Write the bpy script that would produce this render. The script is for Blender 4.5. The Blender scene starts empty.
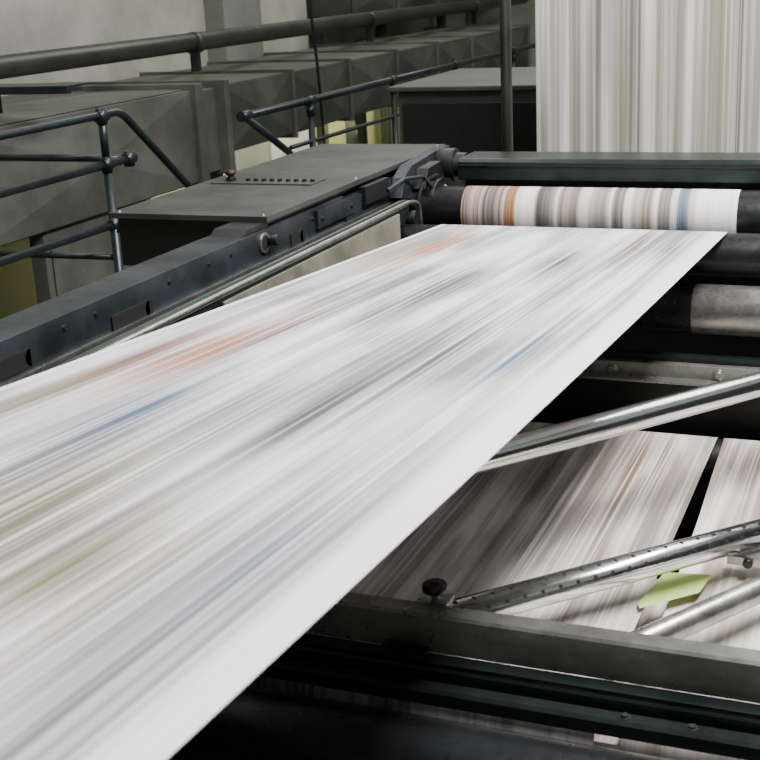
import bpy, bmesh, math, random
from mathutils import Vector, Matrix
random.seed(7)
S=bpy.context.scene

# ------------------------------------------------------------ node helpers
class NT:
    def __init__(s,name):
        s.m=bpy.data.materials.new(name); s.m.use_nodes=True
        s.t=s.m.node_tree; s.n=s.t.nodes; s.l=s.t.links
        s.b=s.n['Principled BSDF']
        s.tc=s.n.new('ShaderNodeTexCoord').outputs['Object']
        s.sep=s.n.new('ShaderNodeSeparateXYZ'); s.l.new(s.tc,s.sep.inputs[0])
    def _in(s,sock,v):
        if isinstance(v,bpy.types.NodeSocket): s.l.new(v,sock)
        else: sock.default_value=v
    def math(s,op,a,b=0.0,c=None,clamp=False):
        n=s.n.new('ShaderNodeMath'); n.operation=op; n.use_clamp=clamp
        s._in(n.inputs[0],a); s._in(n.inputs[1],b)
        if c is not None: s._in(n.inputs[2],c)
        return n.outputs[0]
    def noise(s,scale=(1,1,1),detail=3,rough=0.55,off=(0,0,0)):
        mp=s.n.new('ShaderNodeMapping'); s.l.new(s.tc,mp.inputs[0])
        mp.inputs['Scale'].default_value=scale; mp.inputs['Location'].default_value=off
        n=s.n.new('ShaderNodeTexNoise'); n.inputs['Scale'].default_value=1.0
        n.inputs['Detail'].default_value=detail; n.inputs['Roughness'].default_value=rough
        s.l.new(mp.outputs[0],n.inputs['Vector']); return n.outputs['Fac']
    def rng(s,v,a,b,c=0.0,d=1.0):
        n=s.n.new('ShaderNodeMapRange'); n.interpolation_type='SMOOTHSTEP'
        s.l.new(v,n.inputs[0])
        for i,x in enumerate((a,b,c,d)): n.inputs[i+1].default_value=x
        return n.outputs[0]
    def mix(s,f,a,b,mode='MIX'):
        n=s.n.new('ShaderNodeMix'); n.data_type='RGBA'; n.blend_type=mode
        s._in(n.inputs[0],f)
        for k,v in ((6,a),(7,b)):
            if isinstance(v,tuple): v=v+(1,) if len(v)==3 else v
            s._in(n.inputs[k],v)
        return n.outputs[2]
    def col(s,v):
        if isinstance(v,tuple): s.b.inputs['Base Color'].default_value=v+(1,)
        else: s.l.new(v,s.b.inputs['Base Color'])
    def bump(s,h,st=0.2,d=0.01):
        n=s.n.new('ShaderNodeBump'); n.inputs['Strength'].default_value=st; n.inputs['Distance'].default_value=d
        s.l.new(h,n.inputs['Height']); s.l.new(n.outputs[0],s.b.inputs['Normal'])

def metal(name,c,rough=0.4,met=1.0,var=0.35,scale=6,dirt=None):
    t=NT(name)
    n=t.noise((scale,)*3,5,0.6); n2=t.noise((scale*7,)*3,3,0.6)
    f=t.rng(n,0.3,0.7)
    dark=dirt or tuple(x*(1-var) for x in c)
    t.col(t.mix(f,dark,c))
    r=t.math('ADD',t.math('MULTIPLY',n2,0.25),rough-0.12); t.l.new(r,t.b.inputs['Roughness'])
    t.b.inputs['Metallic'].default_value=met
    t.bump(n2,0.06,0.003)
    return t.m
def paint(name,c,rough=0.6,var=0.25,scale=2,dirt=None,spec=0.4):
    t=NT(name)
    n=t.noise((scale,)*3,6,0.65); n2=t.noise((scale*12,)*3,3,0.6)
    dark=dirt or tuple(x*(1-var) for x in c)
    a=t.mix(t.rng(n,0.3,0.7),dark,c)
    t.col(t.mix(t.math('MULTIPLY',t.rng(n2,0.55,0.75),0.25),a,tuple(x*0.6 for x in c)))
    t.b.inputs['Roughness'].default_value=rough
    t.b.inputs['Specular IOR Level'].default_value=spec
    t.bump(n2,0.08,0.004)
    return t.m
def web_mat(name,base,cols,patches=(),bands=(),k=(0.7,0.5,0.5,0.4,0.5),blur=0.35,xo=0.0,margin=True,pk=1.0):
    """printed newsprint racing past: streaks run along the travel direction, columns vary across X"""
    t=NT(name)
    b=blur
    broad=t.rng(t.noise((4.5,b*2.6,b*2.6),2,0.5,(5+xo,2,0)),0.38,0.62)
    n1=t.noise((9,b,b),2,0.5,(3+xo,0,0)); n2=t.noise((34,b,b),3,0.6,(9+xo,0,0))
    n3=t.noise((110,b*1.2,b*1.2),2,0.6,(1+xo,0,0)); n5=t.noise((19,b*1.6,b*1.6),2,0.5,(21+xo,0,0))
    streak=t.rng(n2,0.34,0.62,0.35,1.0)
    c=base
    c=t.mix(t.math('MULTIPLY',t.rng(n1,0.40,0.62),k[1]),c,cols[0])
    c=t.mix(t.math('MULTIPLY',t.math('MULTIPLY',broad,streak),k[0]),c,cols[1])
    c=t.mix(t.math('MULTIPLY',t.rng(n5,0.46,0.64),k[2]),c,cols[2])
    for (cx,w,pc,st) in bands:
        d=t.math('ABSOLUTE',t.math('SUBTRACT',t.sep.outputs[0],cx))
        g=t.rng(d,w*1.1,w*0.6)
        c=t.mix(t.math('MULTIPLY',t.math('MULTIPLY',g,t.rng(n2,0.35,0.6,0.7,1.0)),st,clamp=True),c,pc)
    for (cx,cy,sx,sy,pc,st) in patches:
        dx=t.math('DIVIDE',t.math('SUBTRACT',t.sep.outputs[0],cx),sx)
        dy=t.math('DIVIDE',t.math('SUBTRACT',t.sep.outputs[1],cy),sy)
        d=t.math('ADD',t.math('MULTIPLY',dx,dx),t.math('MULTIPLY',dy,dy))
        g=t.math('EXPONENT',t.math('MULTIPLY',d,-1.0))
        f=t.math('MULTIPLY',t.math('MULTIPLY',g,t.rng(n2,0.35,0.6,0.65,1.0)),st*pk,clamp=True)
        c=t.mix(f,c,pc)
    c=t.mix(t.math('MULTIPLY',t.rng(n3,0.5,0.68),k[3]),c,cols[3])
    c=t.mix(t.math('MULTIPLY',t.rng(n3,0.48,0.32),k[4]),c,base)
    if margin:
        c=t.mix(t.rng(t.sep.outputs[0],-0.74,-0.69,0,0.85),c,base)
        c=t.mix(t.rng(t.sep.outputs[0],-1.775,-1.785,0,0.85),c,base)
    t.col(c)
    t.b.inputs['Roughness'].default_value=0.55
    t.b.inputs['Specular IOR Level'].default_value=0.3
    return t.m

# ------------------------------------------------------------ mesh builder
class Ob:
    def __init__(s,name,mats,bev=0.003):
        s.name=name; s.bm=bmesh.new(); s.mats=mats; s.bev=bev
    def _fin(s,faces,mi,sm=False):
        for f in faces: f.material_index=mi; f.smooth=sm
    def box(s,x0,x1,y0,y1,z0,z1,mi=0):
        v=[s.bm.verts.new((x,y,z)) for x in (x0,x1) for y in (y0,y1) for z in (z0,z1)]
        F=[(0,1,3,2),(4,6,7,5),(0,4,5,1),(2,3,7,6),(0,2,6,4),(1,5,7,3)]
        fs=[s.bm.faces.new([v[i] for i in f]) for f in F]
        s._fin(fs,mi)
        return s
    def prism(s,pts,x0,x1,mi=0):
        """profile in (y,z) extruded along X"""
        a=[s.bm.verts.new((x0,y,z)) for y,z in pts]; b=[s.bm.verts.new((x1,y,z)) for y,z in pts]
        n=len(pts); fs=[s.bm.faces.new(a),s.bm.faces.new(b[::-1])]
        for i in range(n): fs.append(s.bm.faces.new([a[i],b[i],b[(i+1)%n],a[(i+1)%n]]))
        s._fin(fs,mi); return s
    def prism_y(s,pts,y0,y1,mi=0):
        a=[s.bm.verts.new((x,y0,z)) for x,z in pts]; b=[s.bm.verts.new((x,y1,z)) for x,z in pts]
        n=len(pts); fs=[s.bm.faces.new(a),s.bm.faces.new(b[::-1])]
        for i in range(n): fs.append(s.bm.faces.new([a[i],b[i],b[(i+1)%n],a[(i+1)%n]]))
        s._fin(fs,mi); return s
    def lathe(s,p1,p2,prof,seg=40,mi=0,mis=None):
        p1=Vector(p1);p2=Vector(p2);ax=(p2-p1).normalized()
        u=ax.orthogonal().normalized();w=ax.cross(u)
        rings=[]
        for (t,r) in prof:
            c=p1+ax*t
            rings.append([s.bm.verts.new(c+(u*math.cos(2*math.pi*k/seg)+w*math.sin(2*math.pi*k/seg))*r) for k in range(seg)])
        for j in range(len(rings)-1):
            m=mis[j] if mis else mi
            flat=abs(prof[j][0]-prof[j+1][0])<1e-6
            fs=[s.bm.faces.new([rings[j][k],rings[j][(k+1)%seg],rings[j+1][(k+1)%seg],rings[j+1][k]]) for k in range(seg)]
            s._fin(fs,m,not flat)
        s._fin([s.bm.faces.new(rings[0][::-1])],mis[0] if mis else mi)
        s._fin([s.bm.faces.new(rings[-1])],mis[-1] if mis else mi)
        return s
    def cyl(s,p1,p2,r,mi=0,seg=32):
        L=(Vector(p2)-Vector(p1)).length
        return s.lathe(p1,p2,[(0,r),(L,r)],seg,mi)
    def tube(s,pts,r,mi=0,seg=16,corner=0.0):
        pts=[Vector(p) for p in pts]
        if corner>0 and len(pts)>2:
            q=[pts[0]]
            for i in range(1,len(pts)-1):
                a,b,c=pts[i-1],pts[i],pts[i+1]
                k=min(corner,(a-b).length*.45,(c-b).length*.45)
                s0=b+(a-b).normalized()*k; s1=b+(c-b).normalized()*k
                for j in range(7):
                    t=j/6; q.append((1-t)**2*s0+2*t*(1-t)*b+t*t*s1)
            q.append(pts[-1]); pts=q
        rings=[];u=None
        for i,p in enumerate(pts):
            if i==0: d=pts[1]-p
            elif i==len(pts)-1: d=p-pts[i-1]
            else: d=(pts[i+1]-p).normalized()+(p-pts[i-1]).normalized()
            d.normalize()
            if u is None: u=d.orthogonal().normalized()
            else: u=(u-d*u.dot(d)).normalized()
            w=d.cross(u)
            rings.append([s.bm.verts.new(p+(u*math.cos(2*math.pi*k/seg)+w*math.sin(2*math.pi*k/seg))*r) for k in range(seg)])
        for j in range(len(rings)-1):
            s._fin([s.bm.faces.new([rings[j][k],rings[j][(k+1)%seg],rings[j+1][(k+1)%seg],rings[j+1][k]]) for k in range(seg)],mi,True)
        s._fin([s.bm.faces.new(rings[0][::-1]),s.bm.faces.new(rings[-1])],mi)
        return s
    def sheet(s,path,x0,x1,mi=0,nx=24,xf=None):
        rows=[]
        for (y,z) in path:
            r=[]
            for i in range(nx+1):
                t=i/nx; a,b=(x0,x1)
                if xf: a,b=xf(y,a,b)
                r.append(s.bm.verts.new((a+(b-a)*t,y,z)))
            rows.append(r)
        for j in range(len(rows)-1):
            s._fin([s.bm.faces.new([rows[j][i],rows[j][i+1],rows[j+1][i+1],rows[j+1][i]]) for i in range(nx)],mi,True)
        return s
    def bolt(s,p,ax,r=0.012,h=0.008,mi=0):
        p=Vector(p);ax=Vector(ax).normalized()
        s.lathe(p,p+ax*h,[(0,r*1.5),(h*.3,r*1.5),(h*.3,r),(h,r)],6,mi); return s
    def done(s):
        bmesh.ops.recalc_face_normals(s.bm,faces=s.bm.faces[:])
        me=bpy.data.meshes.new(s.name); s.bm.to_mesh(me); s.bm.free()
        o=bpy.data.objects.new(s.name,me); S.collection.objects.link(o)
        for m in s.mats: me.materials.append(m)
        if s.bev:
            md=o.modifiers.new('bevel','BEVEL'); md.width=s.bev; md.segments=2; md.limit_method='ANGLE'; md.angle_limit=math.radians(50)
        return o

# ------------------------------------------------------------ materials
W=(0.82,0.81,0.825)
grey=(0.055,0.056,0.052); olive=(0.13,0.12,0.04); brown=(0.14,0.08,0.045); blue=(0.045,0.085,0.17); orange=(0.38,0.11,0.03); red=(0.17,0.035,0.035)
M_web=web_mat('newsprint_moving',W,[(0.27,0.265,0.26),(0.085,0.084,0.078),(0.13,0.127,0.12),(0.06,0.06,0.06)],[
  (-1.55,2.62,0.065,0.40,orange,1.0),(-1.67,2.50,0.045,0.5,red,1.0),(-1.61,4.40,0.045,0.5,orange,1.0),(-1.48,2.85,0.035,0.35,brown,0.9),
  (-1.72,4.2,0.03,0.5,brown,0.7),(-1.40,2.1,0.065,0.30,blue,0.9),(-0.82,2.72,0.016,0.24,(0.03,0.13,0.27),0.95),
  (-1.67,1.95,0.04,0.42,olive,1.0),(-1.06,2.15,0.060,0.45,grey,1.0),(-1.0,2.75,0.065,0.35,grey,0.95),(-1.22,2.15,0.06,0.4,(0.12,0.12,0.11),0.75),
  (-1.02,1.32,0.11,0.26,olive,0.95),(-1.25,1.55,0.08,0.30,olive,0.85),(-1.08,4.15,0.07,0.35,grey,0.95),(-0.95,3.6,0.05,0.4,grey,0.6),
  (-0.80,1.45,0.07,0.28,(0.12,0.15,0.20),0.7),(-1.3,3.5,0.05,0.6,grey,0.7),(-0.78,4.5,0.03,0.3,blue,0.6),(-1.1,0.8,0.2,0.25,(0.20,0.16,0.09),0.7),(-1.45,3.5,0.035,0.5,(0.10,0.10,0.11),0.7),
  (-1.5,1.45,0.05,0.3,(0.10,0.10,0.11),0.6),(-0.9,4.6,0.04,0.3,brown,0.5)],
  k=(0.80,0.50,0.45,0.22,0.6),blur=0.36)
M_hang=web_mat('newsprint_hanging',(0.78,0.765,0.725),[(0.36,0.35,0.28),(0.16,0.145,0.10),(0.12,0.12,0.10),(0.08,0.08,0.07)],(),
  [(-1.70,.03,(0.22,0.22,0.17),.6),(-1.60,.035,(0.18,0.19,0.14),.75),(-1.48,.02,(0.10,0.10,0.08),.6),(-1.38,.05,(0.27,0.27,0.20),.8),(-1.30,.03,(0.07,0.08,0.07),.75),(-1.18,.02,(0.2,0.17,0.11),.6),(-1.08,.03,(0.17,0.155,0.10),.75),(-0.92,.06,(0.26,0.27,0.16),.8),(-0.80,.012,(0.07,0.07,0.07),.8)],
  k=(0.65,0.6,0.5,0.2,0.45),blur=0.20,xo=4,margin=False)
M_rollweb=web_mat('newsprint_on_roller',(0.84,0.81,0.78),[(0.34,0.31,0.28),(0.24,0.20,0.17),(0.26,0.20,0.16),(0.15,0.14,0.13)],(),
  [(-1.76,.05,(0.15,0.07,0.045),1.0),(-1.665,.06,(0.065,0.03,0.02),1.0),(-1.585,.028,(0.27,0.10,0.02),1.0),(-1.50,.04,(0.80,0.78,0.76),.8),(-1.43,.05,(0.055,0.05,0.05),.95),
   (-1.33,.05,(0.16,0.125,0.10),.95),(-1.20,.05,(0.17,0.15,0.13),.9),(-1.12,.03,(0.07,0.065,0.06),.9),(-1.02,.05,(0.18,0.145,0.11),.9),(-0.93,.03,(0.10,0.085,0.075),.85),(-0.855,.026,(0.03,0.10,0.16),1.0),(-0.71,.115,(0.86,0.84,0.82),1.0)],
  k=(0.3,0.3,0.45,0.12,0.2),blur=0.1,xo=7,margin=False)
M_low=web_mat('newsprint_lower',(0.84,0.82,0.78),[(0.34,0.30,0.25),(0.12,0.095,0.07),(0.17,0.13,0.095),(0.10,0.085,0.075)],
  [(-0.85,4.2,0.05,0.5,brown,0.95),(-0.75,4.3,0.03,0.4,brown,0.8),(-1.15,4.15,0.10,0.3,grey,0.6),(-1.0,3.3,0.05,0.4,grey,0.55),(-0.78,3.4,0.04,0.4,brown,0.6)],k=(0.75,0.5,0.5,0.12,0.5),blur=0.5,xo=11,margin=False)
M_low2=web_mat('newsprint_lower_b',(0.78,0.73,0.67),[(0.30,0.24,0.19),(0.10,0.07,0.05),(0.16,0.11,0.08),(0.10,0.085,0.075)],k=(0.8,0.55,0.5,0.15,0.45),blur=0.5,xo=17,margin=False)
M_black=metal('black_rubber',(0.010,0.011,0.012),0.30,0.0,0.3)
M_blkmet=metal('blackened_steel',(0.026,0.038,0.034),0.32,0.6,0.4)
M_frame=metal('frame_blue_grey',(0.038,0.048,0.056),0.36,0.35,0.6,5,dirt=(0.013,0.016,0.018))
M_box=metal('control_box_grey',(0.064,0.067,0.064),0.40,0.25,0.45,4)
M_dark=metal('dark_machine_paint',(0.011,0.013,0.013),0.45,0.2,0.4)
M_steel=metal('worn_steel',(0.48,0.48,0.45),0.30,0.9,0.45,9)
M_beam=metal('beam_grey_steel',(0.34,0.345,0.31),0.30,0.7,0.5,5)
M_chrome=metal('chrome',(0.80,0.81,0.80),0.19,1.0,0.10,12)
M_plate=metal('bare_plate',(0.34,0.32,0.25),0.42,0.4,0.5,5)
M_hole=paint('hole_black',(0.006,0.006,0.006),0.8)
M_duct=paint('duct_galvanised',(0.108,0.114,0.094),0.50,0.5,1.8)
M_ductb=paint('duct_dark',(0.068,0.075,0.061),0.50,0.5,1.8)
M_pipe=metal('pipe_dark',(0.048,0.053,0.048),0.38,0.3,0.45,3)
M_rail=metal('rail_paint',(0.022,0.030,0.034),0.34,0.3,0.5,8)
M_wall=paint('plaster_cream',(0.50,0.49,0.43),0.85,0.4,0.9)
M_wallg=paint('plaster_grey',(0.22,0.225,0.20),0.85,0.35,0.9)
M_ceil=paint('ceiling_white',(0.62,0.62,0.60),0.85,0.2,0.9)
M_yel=paint('painted_wall_yellow_green',(0.62,0.62,0.28),0.8,0.3,0.8)
M_floor=paint('concrete_floor',(0.16,0.16,0.15),0.7,0.3,1.0)
M_red=paint('dark_red_plastic',(0.05,0.009,0.012),0.35)
M_green=paint('green_card',(0.46,0.62,0.17),0.6,0.15)

# ------------------------------------------------------------ room
Ob('floor',[M_floor],0).box(-6.2,5,-4,18.2,-0.1,0).done()
w=Ob('wall_left',[M_wall,M_yel,M_wallg],0)
w.box(-6.2,-6.0,-4,18,1.5,6.2,0); w.box(-6.2,-6.0,-4,18,0,1.5,1); w.done()
w=Ob('wall_back',[M_wallg],0); w.box(-6.2,5,18,18.2,0,6.2); w.done()
Ob('ceiling',[M_ceil],0).box(-6.2,5,-4,18.2,6.2,6.3).done()
p=Ob('wall_pillar',[M_wallg,M_wall],0.01); p.box(-6.0,-5.8,10.6,11.3,0,6.2,0); p.box(-6.0,-5.78,11.3,12.3,0,6.2,1); p.done()

# ------------------------------------------------------------ ventilation duct
d=Ob('ventilation_duct',[M_duct,M_ductb],0.006)
def panel(x,y0,y1,z0,z1,h,mi):
    c=[(x,y0,z0),(x,y1,z0),(x,y1,z1),(x,y0,z1)]; v=[d.bm.verts.new(q) for q in c]; m=d.bm.verts.new((x+h,(y0+y1)/2,(z0+z1)/2))
    d._fin([d.bm.faces.new([v[i],v[(i+1)%4],m]) for i in range(4)],mi)
def panelz(z,y0,y1,x0,x1,h,mi):
    c=[(x0,y0,z),(x1,y0,z),(x1,y1,z),(x0,y1,z)]; v=[d.bm.verts.new(q) for q in c]; m=d.bm.verts.new(((x0+x1)/2,(y0+y1)/2,z+h))
    d._fin([d.bm.faces.new([v[i],v[(i+1)%4],m]) for i in range(4)],mi)
ys=[2.0,3.6,5.2,7.55]
d.box(-5.75,-4.42,2.0,7.55,1.53,2.14,0)
for a,b in zip(ys,ys[1:]):
    panel(-4.41,a+.03,b-.03,1.54,2.13,0.05,0); panelz(2.145,a+.03,b-.03,-5.7,-4.44,0.03,0)
    d.box(-5.78,-4.395,b-.02,b+.02,1.50,2.16,0)
d.prism_y([(-5.78,1.50),(-4.37,1.50),(-4.37,2.18),(-5.78,2.18)],7.52,7.62,0)
d.box(-5.75,-4.46,7.62,7.95,1.56,2.12,0)
d.box(-5.78,-4.38,7.93,8.0,1.53,2.17,0)
y=8.0
while y<14.6:
    d.box(-5.75,-4.45,y,y+1.1,1.66,2.12,1); panel(-4.44,y+.03,y+1.07,1.67,2.11,0.05,1); panelz(2.125,y+.03,y+1.07,-5.7,-4.46,0.04,0)
    d.box(-5.78,-4.42,y+1.08,y+1.12,1.63,2.15,0); y+=1.1
for yy in (3,9,12,14.3): d.box(-5.3,-5.1,yy,yy+.1,0,1.72,1)
d.box(-4.55,-4.45,5.85,6.9,0,1.54,0); panel(-4.44,5.9,6.85,0.2,1.48,0.03,0); d.box(-4.60,-4.42,6.88,6.94,0,1.54,0)
d.done()
d=Ob('upper_air_duct',[M_duct,M_ductb],0.006)
y=12.4
while y<17:
    d.box(-5.95,-5.35,y,y+1.3,2.42,2.78,1); panel(-5.34,y+.03,y+1.27,2.43,2.77,0.03,1); d.box(-5.97,-5.32,y+1.28,y+1.32,2.40,2.80,0); y+=1.3
for yy in (12.6,14.4,16.5): d.box(-5.9,-5.8,yy,yy+.1,0,2.42,1)
d.done()
Ob('wall_lower_parapet',[M_yel],0).box(-5.98,-5.82,-4,10.5,0,1.6).done()
p=Ob('overhead_pipe',[M_pipe,M_rail],0)
p.tube([(-5.0,-3.5,2.38),(-5.0,17.5,2.40)],0.068,0,24)
for yy in (1.5,5.0,8.6,12,15.3):
    p.cyl((-5.0,yy,2.385),(-5.0,yy+.09,2.385),0.078,0); p.box(-5.03,-4.97,yy+.02,yy+.07,2.18,2.33,1)
p.done()
b=Ob('cable_tray',[M_rail],0.002); b.box(-4.85,-4.0,5.60,5.64,2.30,2.34); b.box(-4.85,-4.0,5.64,5.80,2.33,2.34); b.box(-4.50,-4.46,5.62,5.66,2.2,2.34); b.done()

# ------------------------------------------------------------ guardrails
g=Ob('guardrail',[M_rail],0)
X=-3.3
g.tube([(X,1.5,2.05),(X,5.04,2.06)],0.020); g.tube([(X,5.03,2.06),(-4.3,5.03,2.06)],0.017)
g.tube([(X,4.85,2.06),(X,4.87,0)],0.020)
g.tube([(X,1.5,2.27),(X,5.0,2.275),(X,5.56,1.83),(X,5.9,1.5)],0.018,corner=0.06)
g.tube([(X,4.85,2.27),(X,4.85,2.06)],0.018)
g.tube([(X,1.5,1.81),(X,4.86,1.79)],0.018)
g.tube([(X,4.86,1.64),(-4.3,4.9,1.62)],0.014)
g.tube([(X,2.2,2.27),(X,2.2,0)],0.020)
g.tube([(X,5.9,1.5),(X,5.9,0)],0.018)
for p in ((X,4.85,2.06),(X,5.03,2.06),(X,4.85,2.27),(X,4.86,1.79)):
    q=Vector(p); g.cyl(q-Vector((0,.035,0)),q+Vector((0,.035,0)),0.025); g.cyl(q-Vector((0,0,.035)),q+Vector((0,0,.035)),0.024)
g.done()
g=Ob('guardrail',[M_rail],0)
X=-3.6
g.tube([(X,6.71,2.06),(X,13.5,2.05)],0.024)
g.tube([(X,6.72,2.06),(X,7.28,1.77),(X,7.5,1.6),(X,7.5,0)],0.022,corner=.05)
g.tube([(X,7.3,1.80),(X,13.5,1.78)],0.014)
for yy in (7.62,9.07,10.49,12.2,13.4):
    g.tube([(X,yy,2.05),(X,yy,0)],0.022); g.cyl((X,yy-.05,2.055),(X,yy+.05,2.055),0.030); g.cyl((X,yy,1.96),(X,yy,2.03),0.029)
g.cyl((X,6.68,2.06),(X,6.78,2.06),0.030)
g.done()
c=Ob('hanging_cable',[M_black],0); c.tube([(-4.38,9.3,6.19),(-4.36,9.32,4.0),(-4.37,9.34,2.7),(-4.36,9.42,2.1),(-4.37,9.48,1.3),(-4.4,9.5,0.0)],0.012,seg=8,corner=.3); c.done()

# ------------------------------------------------------------ left side frame + control box
f=Ob('machine_side_frame',[M_frame,M_hole,M_dark,M_steel],0.004)
f.box(-2.25,-2.10,-1.5,4.7,1.84,1.965,0)
f.box(-2.25,-2.12,-1.5,6.3,0,1.84,2)
f.box(-2.16,-2.09,4.7,5.95,1.83,1.95,0)
f.box(-2.10,-2.085,-1.5,5.3,1.845,1.86,3)
for (yy,zz,r) in ((3.99,1.92,0.028),(4.55,1.91,0.018),(4.85,1.90,0.018),(5.2,1.9,0.025)):
    f.lathe((-2.101,yy,zz),(-2.09,yy,zz),[(0,r*1.3),(.010,r*1.3),(.010,r*.95),(.002,r*.95)],24,3); f.cyl((-2.10,yy,zz),(-2.091,yy,zz),r*.95,1)
for (yy,zz,l) in ((3.12,1.885,0.10),(2.55,1.90,0.09),(4.25,1.89,0.05),(1.7,1.9,.09)):
    f.box(-2.10,-2.094,yy-l,yy+l,zz-.03,zz+.02,1); f.cyl((-2.10,yy+l,zz-.005),(-2.094,yy+l,zz-.005),0.025,1)
for yy in (2.3,2.8,2.95,3.35,3.6,3.75,4.4,4.62):
    f.bolt((-2.10,yy,1.93),(1,0,0),0.007,0.006,2)
f.cyl((-2.10,4.02,1.925),(-2.055,4.02,1.925),0.02,2)
f.box(-2.4,-2.25,-1.5,4.04,1.78,1.90,2)
f.box(-2.10,-2.085,4.42,4.78,1.885,1.955,0); f.box(-2.10,-2.07,4.86,5.12,1.90,1.975,2)
for yy in (4.46,4.74): f.bolt((-2.085,yy,1.92),(1,0,0),0.008,0.007,2)
f.prism([(3.86,1.965),(3.90,1.985),(4.05,1.985),(4.05,1.965)],-2.24,-2.11,2)
f.done()
b=Ob('control_box',[M_box,M_dark,M_red,M_black,M_steel],0.006)
b.box(-2.76,-2.10,4.03,5.95,1.985,2.005,0)
b.box(-2.74,-2.26,4.06,5.92,1.80,1.985,1)
b.prism([(4.06,1.968),(4.06,1.985),(5.9,1.985),(5.9,1.968)],-2.26,-2.12,1)
for (x,y) in ((-2.73,4.06),(-2.13,4.06),(-2.13,4.9),(-2.73,4.9),(-2.13,5.9)):
    b.bolt((x,y,2.005),(0,0,1),0.006,0.004,4)
b.box(-2.70,-2.24,4.70,4.84,2.005,2.010,0)
for i in range(9):
    b.cyl((-2.56+i*0.037,4.77,2.010),(-2.56+i*0.037,4.77,2.020),0.010,3,16)
b.lathe((-2.64,4.77,2.008),(-2.64,4.77,2.05),[(0,0.022),(.014,0.022),(.014,0.014),(.024,0.014)],24,3)
b.lathe((-2.64,4.77,2.030),(-2.64,4.77,2.056),[(0,0.014),(.006,0.022),(.016,0.022),(.024,0.014)],24,2)
b.box(-2.7,-2.3,4.2,5.8,0,1.80,1)
b.done()
r=Ob('guide_rail',[M_blkmet,M_steel,M_plate],0.002)
r.box(-2.08,-1.955,-1.0,5.0,1.80,1.815,0)
r.tube([(-1.95,-1.0,1.885),(-1.95,5.05,1.885),(-1.95,5.16,1.86),(-1.95,5.17,1.74)],0.009,1,corner=.05)
r.tube([(-1.99,-1.0,1.875),(-1.99,5.08,1.875),(-1.99,5.2,1.84),(-1.99,5.21,1.7)],0.016,0,corner=.05)
r.box(-1.985,-1.955,-1.0,5.05,1.815,1.87,0)
r.box(-1.955,-1.83,3.6,4.9,1.700,1.712,2)
r.box(-1.95,-1.94,3.4,4.9,1.70,1.86,2)
for yy in (1.2,2.4,3.3,4.2,4.9): r.box(-2.10,-1.99,yy,yy+.05,1.79,1.83,0)
r.done()

# ------------------------------------------------------------ rollers
def roller(name,y,z,r,x0=-2.115,x1=0.595,mats=None,prof=None):
    o=Ob(name,mats or [M_black,M_steel],0.002)
    L=x1-x0; e=0.10
    if prof is None:
        prof=[(0,r*.35),(e,r*.35),(e,r),(L-e,r),(L-e,r*.35),(L,r*.35)]; mis=[1,1,0,1,1]
    else: prof,mis=prof
    o.lathe((x0,y,z),(x1,y,z),prof,64,0,mis); return o.done()
roller('press_roller',5.00,1.710,0.087)
roller('press_roller',5.37,1.790,0.108,mats=[M_black,M_blkmet])
L=2.71;r3=0.095
roller('press_roller',4.86,1.530,r3,prof=([(0,.03),(.1,.03),(.1,r3*.97),(1.38,r3*.97),(1.38,r3),(1.9,r3),(2.62,r3),(2.62,.03),(L,.03)],[1,1,0,0,1,1,1,1]))
roller('press_roller',2.47,0.985,0.13)
roller('press_roller',-0.6,2.085,0.095)
roller('press_roller',4.62,1.01,0.085)

b=Ob('top_cross_beam',[M_blkmet,M_black,M_steel],0.004)
b.prism([(5.50,1.905),(5.50,1.985),(5.512,2.0),(5.74,2.0),(5.74,1.92)],-1.89,0.60,0)
b.box(-1.89,.60,5.493,5.50,1.965,1.975,1)
b.box(-1.89,.60,5.60,5.66,0.3,1.90,1)
b.done()
h=Ob('bearing_housing',[M_frame,M_dark,M_steel,M_hole],0.003)
h.lathe((-2.085,5.40,1.80),(-1.90,5.40,1.80),[(0,.135),(.09,.135),(.09,.115),(.13,.115),(.13,.125),(.15,.125),(.15,.09),(.165,.09),(.165,.05),(.18,.05)],48,1,[1,1,2,2,1,1,0,0,2])
h.box(-2.085,-1.96,5.3,5.75,1.60,1.90,1)
h.prism([(5.15,1.88),(5.2,1.96),(5.3,2.0),(5.6,2.02),(5.8,2.02),(5.8,1.85),(5.3,1.85)],-2.085,-2.03,0)
h.prism([(5.28,1.9),(5.34,1.98),(5.5,1.99),(5.55,1.9)],-2.03,-1.97,1)
h.lathe((-2.03,5.66,1.95),(-1.90,5.66,1.95),[(0,.075),(.08,.075),(.08,.055),(.13,.055)],32,1)
h.cyl((-2.08,5.12,1.80),(-1.95,5.12,1.80),.035,1)
h.tube([(-2.05,5.05,1.93),(-2.03,5.2,1.955),(-1.98,5.3,1.95),(-1.95,5.33,1.90)],0.009,0)
h.tube([(-2.0,5.22,1.78),(-1.98,5.24,1.88),(-1.98,5.30,1.93),(-1.96,5.42,1.94)],0.008,3,corner=.04)
for k in range(6):
    a=k*math.pi/3; h.bolt((-1.935,5.40+.1*math.cos(a),1.80+.1*math.sin(a)),(1,0,0),.006,.008,2)
h.done()
f=Ob('machine_side_frame',[M_frame,M_steel],0.004); f.box(0.60,0.75,-1.5,6.3,0,2.0); f.done()

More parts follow.
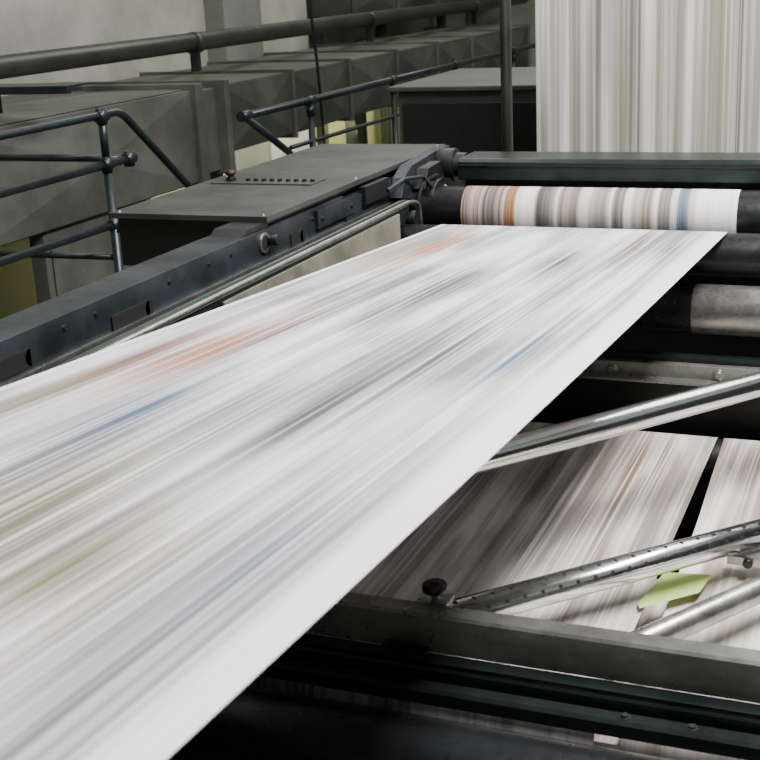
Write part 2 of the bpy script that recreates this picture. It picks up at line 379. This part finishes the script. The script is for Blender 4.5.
# ------------------------------------------------------------ paper webs
XL,XR=-1.80,-0.64
def wz(y): return 1.80+0.061*(5-y)+0.0016*(5-y)**2
o=Ob('newsprint_web',[M_web],0)
zr=wz(-.6)-.097
path=[(-0.69,1.6),(-0.697,zr)]+[( -0.6+0.097*math.cos(math.radians(a)),zr+0.097*math.sin(math.radians(a))) for a in range(170,85,-10)]
path+=[(y,wz(y)) for y in [x*0.2-0.4 for x in range(0,27)]]
path+=[(5.0+.0895*math.cos(math.radians(a)),1.71+.0895*math.sin(math.radians(a))) for a in range(88,-60,-10)]
o.sheet(path,XL,XR,0,40); o.done()
o=Ob('newsprint_web',[M_rollweb,M_hang],0)
rb=.1105
path=[(6.5,6.15)]+[(6.5,z) for z in (5,4,3,2.5,2.2,1.9,1.70)]
path+=[(6.45,1.5)]
o.sheet(path,XL,XR,1,40)
path=[(5.37+rb*math.cos(math.radians(a)),1.79+rb*math.sin(math.radians(a))) for a in range(60,300,8)]
o.sheet(path,XL,XR,0,40); o.done()
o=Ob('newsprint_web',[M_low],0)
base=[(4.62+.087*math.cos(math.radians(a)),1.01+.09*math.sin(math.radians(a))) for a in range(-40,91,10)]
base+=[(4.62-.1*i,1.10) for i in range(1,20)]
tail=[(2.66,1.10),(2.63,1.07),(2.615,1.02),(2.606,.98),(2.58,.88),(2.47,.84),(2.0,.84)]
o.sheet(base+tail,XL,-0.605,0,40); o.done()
o=Ob('newsprint_web',[M_low2],0)
def xf(y,a,b): return (a+0.030*max(0,(4.6-y))-0.02*max(0,3.9-y),b)
path2=[(y,z-0.02*max(0,(4.2-y))) for y,z in base+tail[:4]]
o.sheet(path2,-0.580,0.52,0,40,xf=xf); o.done()
o=Ob('newsprint_web',[M_low2],0); o.sheet([(3.75,0.93),(3.5,0.985),(3.1,1.0),(2.7,1.0)],-1.3,0.3,0,30); o.done()
o=Ob('green_card',[M_green],0); bm=o.bm
v=[bm.verts.new(q) for q in ((-0.585,3.43,1.115),(-0.455,3.45,1.115),(-0.47,3.33,1.115),(-0.61,3.19,1.115),(-0.62,3.22,1.115))]; bm.faces.new(v); o.done()

# ------------------------------------------------------------ turner bars
def bar(name,p1,p2,r,holes=False,mat=None):
    o=Ob(name,[mat or M_chrome,M_hole,M_steel],0.002 if not holes else 0)
    p1=Vector(p1);p2=Vector(p2);L=(p2-p1).length;ax=(p2-p1).normalized()
    o.lathe(p1,p2,[(0,r*.6),(.03,r*.6),(.03,r*1.0),(L-.03,r),(L-.03,r*.6),(L,r*.6)],48,0)
    if holes:
        side=ax.cross(Vector((0,0,1))).normalized()
        for ang,off in ((12,0),(60,0.5)):
            n=(Vector((0,0,1))*math.cos(math.radians(ang))+side*math.sin(math.radians(ang))).normalized()
            t=.10+off*.055
            while t<L-.05:
                c=p1+ax*t; o.cyl(c+n*(r-.004),c+n*(r+.0006),0.0058,1,12); t+=.055
    return o.done()
bar('turner_bar',(-1.50,2.83,1.45),(-0.02,4.74,1.45),0.042)
bar('turner_bar',(-1.09,2.765,1.21),(-0.08,3.84,1.21),0.040,True)
bar('turner_bar',(-0.62,2.755,1.19),(0.10,3.86,1.19),0.034,mat=M_steel)
b=Ob('cross_bar',[M_beam,M_dark,M_blkmet],0.003)
b.box(-2.1,.6,4.72,4.76,1.285,1.345,0); b.box(-2.1,.6,4.66,4.72,1.285,1.295,0); b.box(-2.1,.6,4.76,4.80,1.345,1.37,2)
for x in (-1.02,-.62,-.2): b.lathe((x,4.72,1.315),(x,4.70,1.315),[(0,.022),(.006,.022),(.006,.014),(.014,.014)],20,0)
b.box(-2.1,.6,4.82,4.88,0.2,1.30,1)
b.done()
b=Ob('bar_mounting_bracket',[M_steel,M_blkmet],0.004)
b.box(-0.42,0.6,3.50,3.58,1.13,1.160,0); b.cyl((-0.36,3.50,1.145),(-0.36,3.48,1.145),.014,1); b.cyl((-0.30,3.54,1.160),(-0.30,3.54,1.175),.014,1)
b.done()

# ------------------------------------------------------------ front cross beam
b=Ob('support_beam',[M_beam,M_blkmet,M_dark,M_hole],0.003)
x0,x1=-2.1,.6
b.prism([(2.655,1.20),(2.655,1.295),(2.662,1.302),(2.715,1.302),(2.715,1.292),(2.668,1.292),(2.668,1.20)],x0,x1,0)
b.box(x0,x1,2.61,2.655,1.192,1.20,1)
b.prism([(2.605,1.135),(2.605,1.18),(2.61,1.187),(2.63,1.187),(2.63,1.135)],x0,x1,1)
b.prism([(2.540,1.125),(2.540,1.158),(2.548,1.166),(2.582,1.166),(2.590,1.16),(2.590,1.125)],x0,x1,1)
for x in (-1.2,-.52,-.37,-.1): b.bolt((x,2.565,1.166),(0,0,1),.010,.008,3)
for x in (-1.10,-1.06): b.cyl((x,2.62,1.20),(x,2.62,1.235),.014,3)
b.box(-1.14,-1.02,2.60,2.655,1.20,1.215,2)
b.done()
k=Ob('clamp_knob',[M_black,M_steel],0.001)
k.box(-1.08,-1.0,2.716,2.79,1.285,1.297,1)
k.cyl((-1.04,2.755,1.297),(-1.04,2.755,1.325),.010,1)
k.lathe((-1.04,2.755,1.315),(-1.04,2.755,1.345),[(0,.024),(.004,.033),(.018,.033),(.024,.028),(.024,.012),(.030,.012)],32,0); k.done()

p=Ob('steel_post',[M_pipe],0); p.tube([(-1.81,6.0,0),(-1.80,6.0,6.2)],0.027,0,20); p.done()
b=Ob('machine_cabinet',[M_box,M_dark,M_ductb],0.008); b.box(-2.75,-1.9,7.0,8.2,0,2.16,0); b.box(-2.72,-1.93,6.985,7.0,1.3,2.1,1); b.box(-2.8,-1.88,6.96,8.25,2.16,2.19,2); b.done()

# ------------------------------------------------------------ lights
def area(name,loc,sx,sy,e,col=(1,1,1),rot=(0,0,0)):
    l=bpy.data.lights.new(name,'AREA'); l.shape='RECTANGLE'; l.size=sx; l.size_y=sy; l.energy=e; l.color=col
    o=bpy.data.objects.new(name,l); o.location=loc; o.rotation_euler=rot; S.collection.objects.link(o); return o
area('ceiling_lamp',(1.0,3.6,6.0),0.9,4.5,930,(1.0,0.985,1.0))
area('ceiling_lamp',(-3.2,6.0,6.0),1.2,8.0,160,(1.0,1.0,0.92))
area('ceiling_lamp',(-3.5,13.0,6.0),3.0,6.0,210,(0.99,1.0,0.91))
area('ceiling_lamp',(1.5,8.5,6.0),3.0,4.0,200,(0.99,0.99,0.96))
area('yellow_wall_fill',(-5.2,11.5,1.45),0.3,6.0,45,(1.0,1.0,0.75),(0,math.radians(75),0))  # added fill light under the duct, there only to brighten the yellow-green wall
wd=bpy.data.worlds.new('world'); S.world=wd; wd.use_nodes=True
wd.node_tree.nodes['Background'].inputs[0].default_value=(0.91,0.98,0.94,1); wd.node_tree.nodes['Background'].inputs[1].default_value=0.30

# ------------------------------------------------------------ camera
Rr=Vector((0.926,0.374,-0.048)).normalized(); Dn=Vector((0.0694,-0.2945,-0.953)); Dn=(Dn-Rr*Dn.dot(Rr)).normalized()
Up=-Dn; Bk=Rr.cross(Up)
cam=bpy.data.cameras.new('camera'); co=bpy.data.objects.new('camera',cam); S.collection.objects.link(co)
cam.sensor_width=36; cam.lens=36*1293/760; cam.clip_start=0.05; cam.clip_end=100
m=Matrix((Rr,Up,Bk)).transposed().to_4x4(); m.translation=Vector((0,0,2.8)); co.matrix_world=m
cam.dof.use_dof=True; cam.dof.focus_distance=4.6; cam.dof.aperture_fstop=7.0
S.camera=co
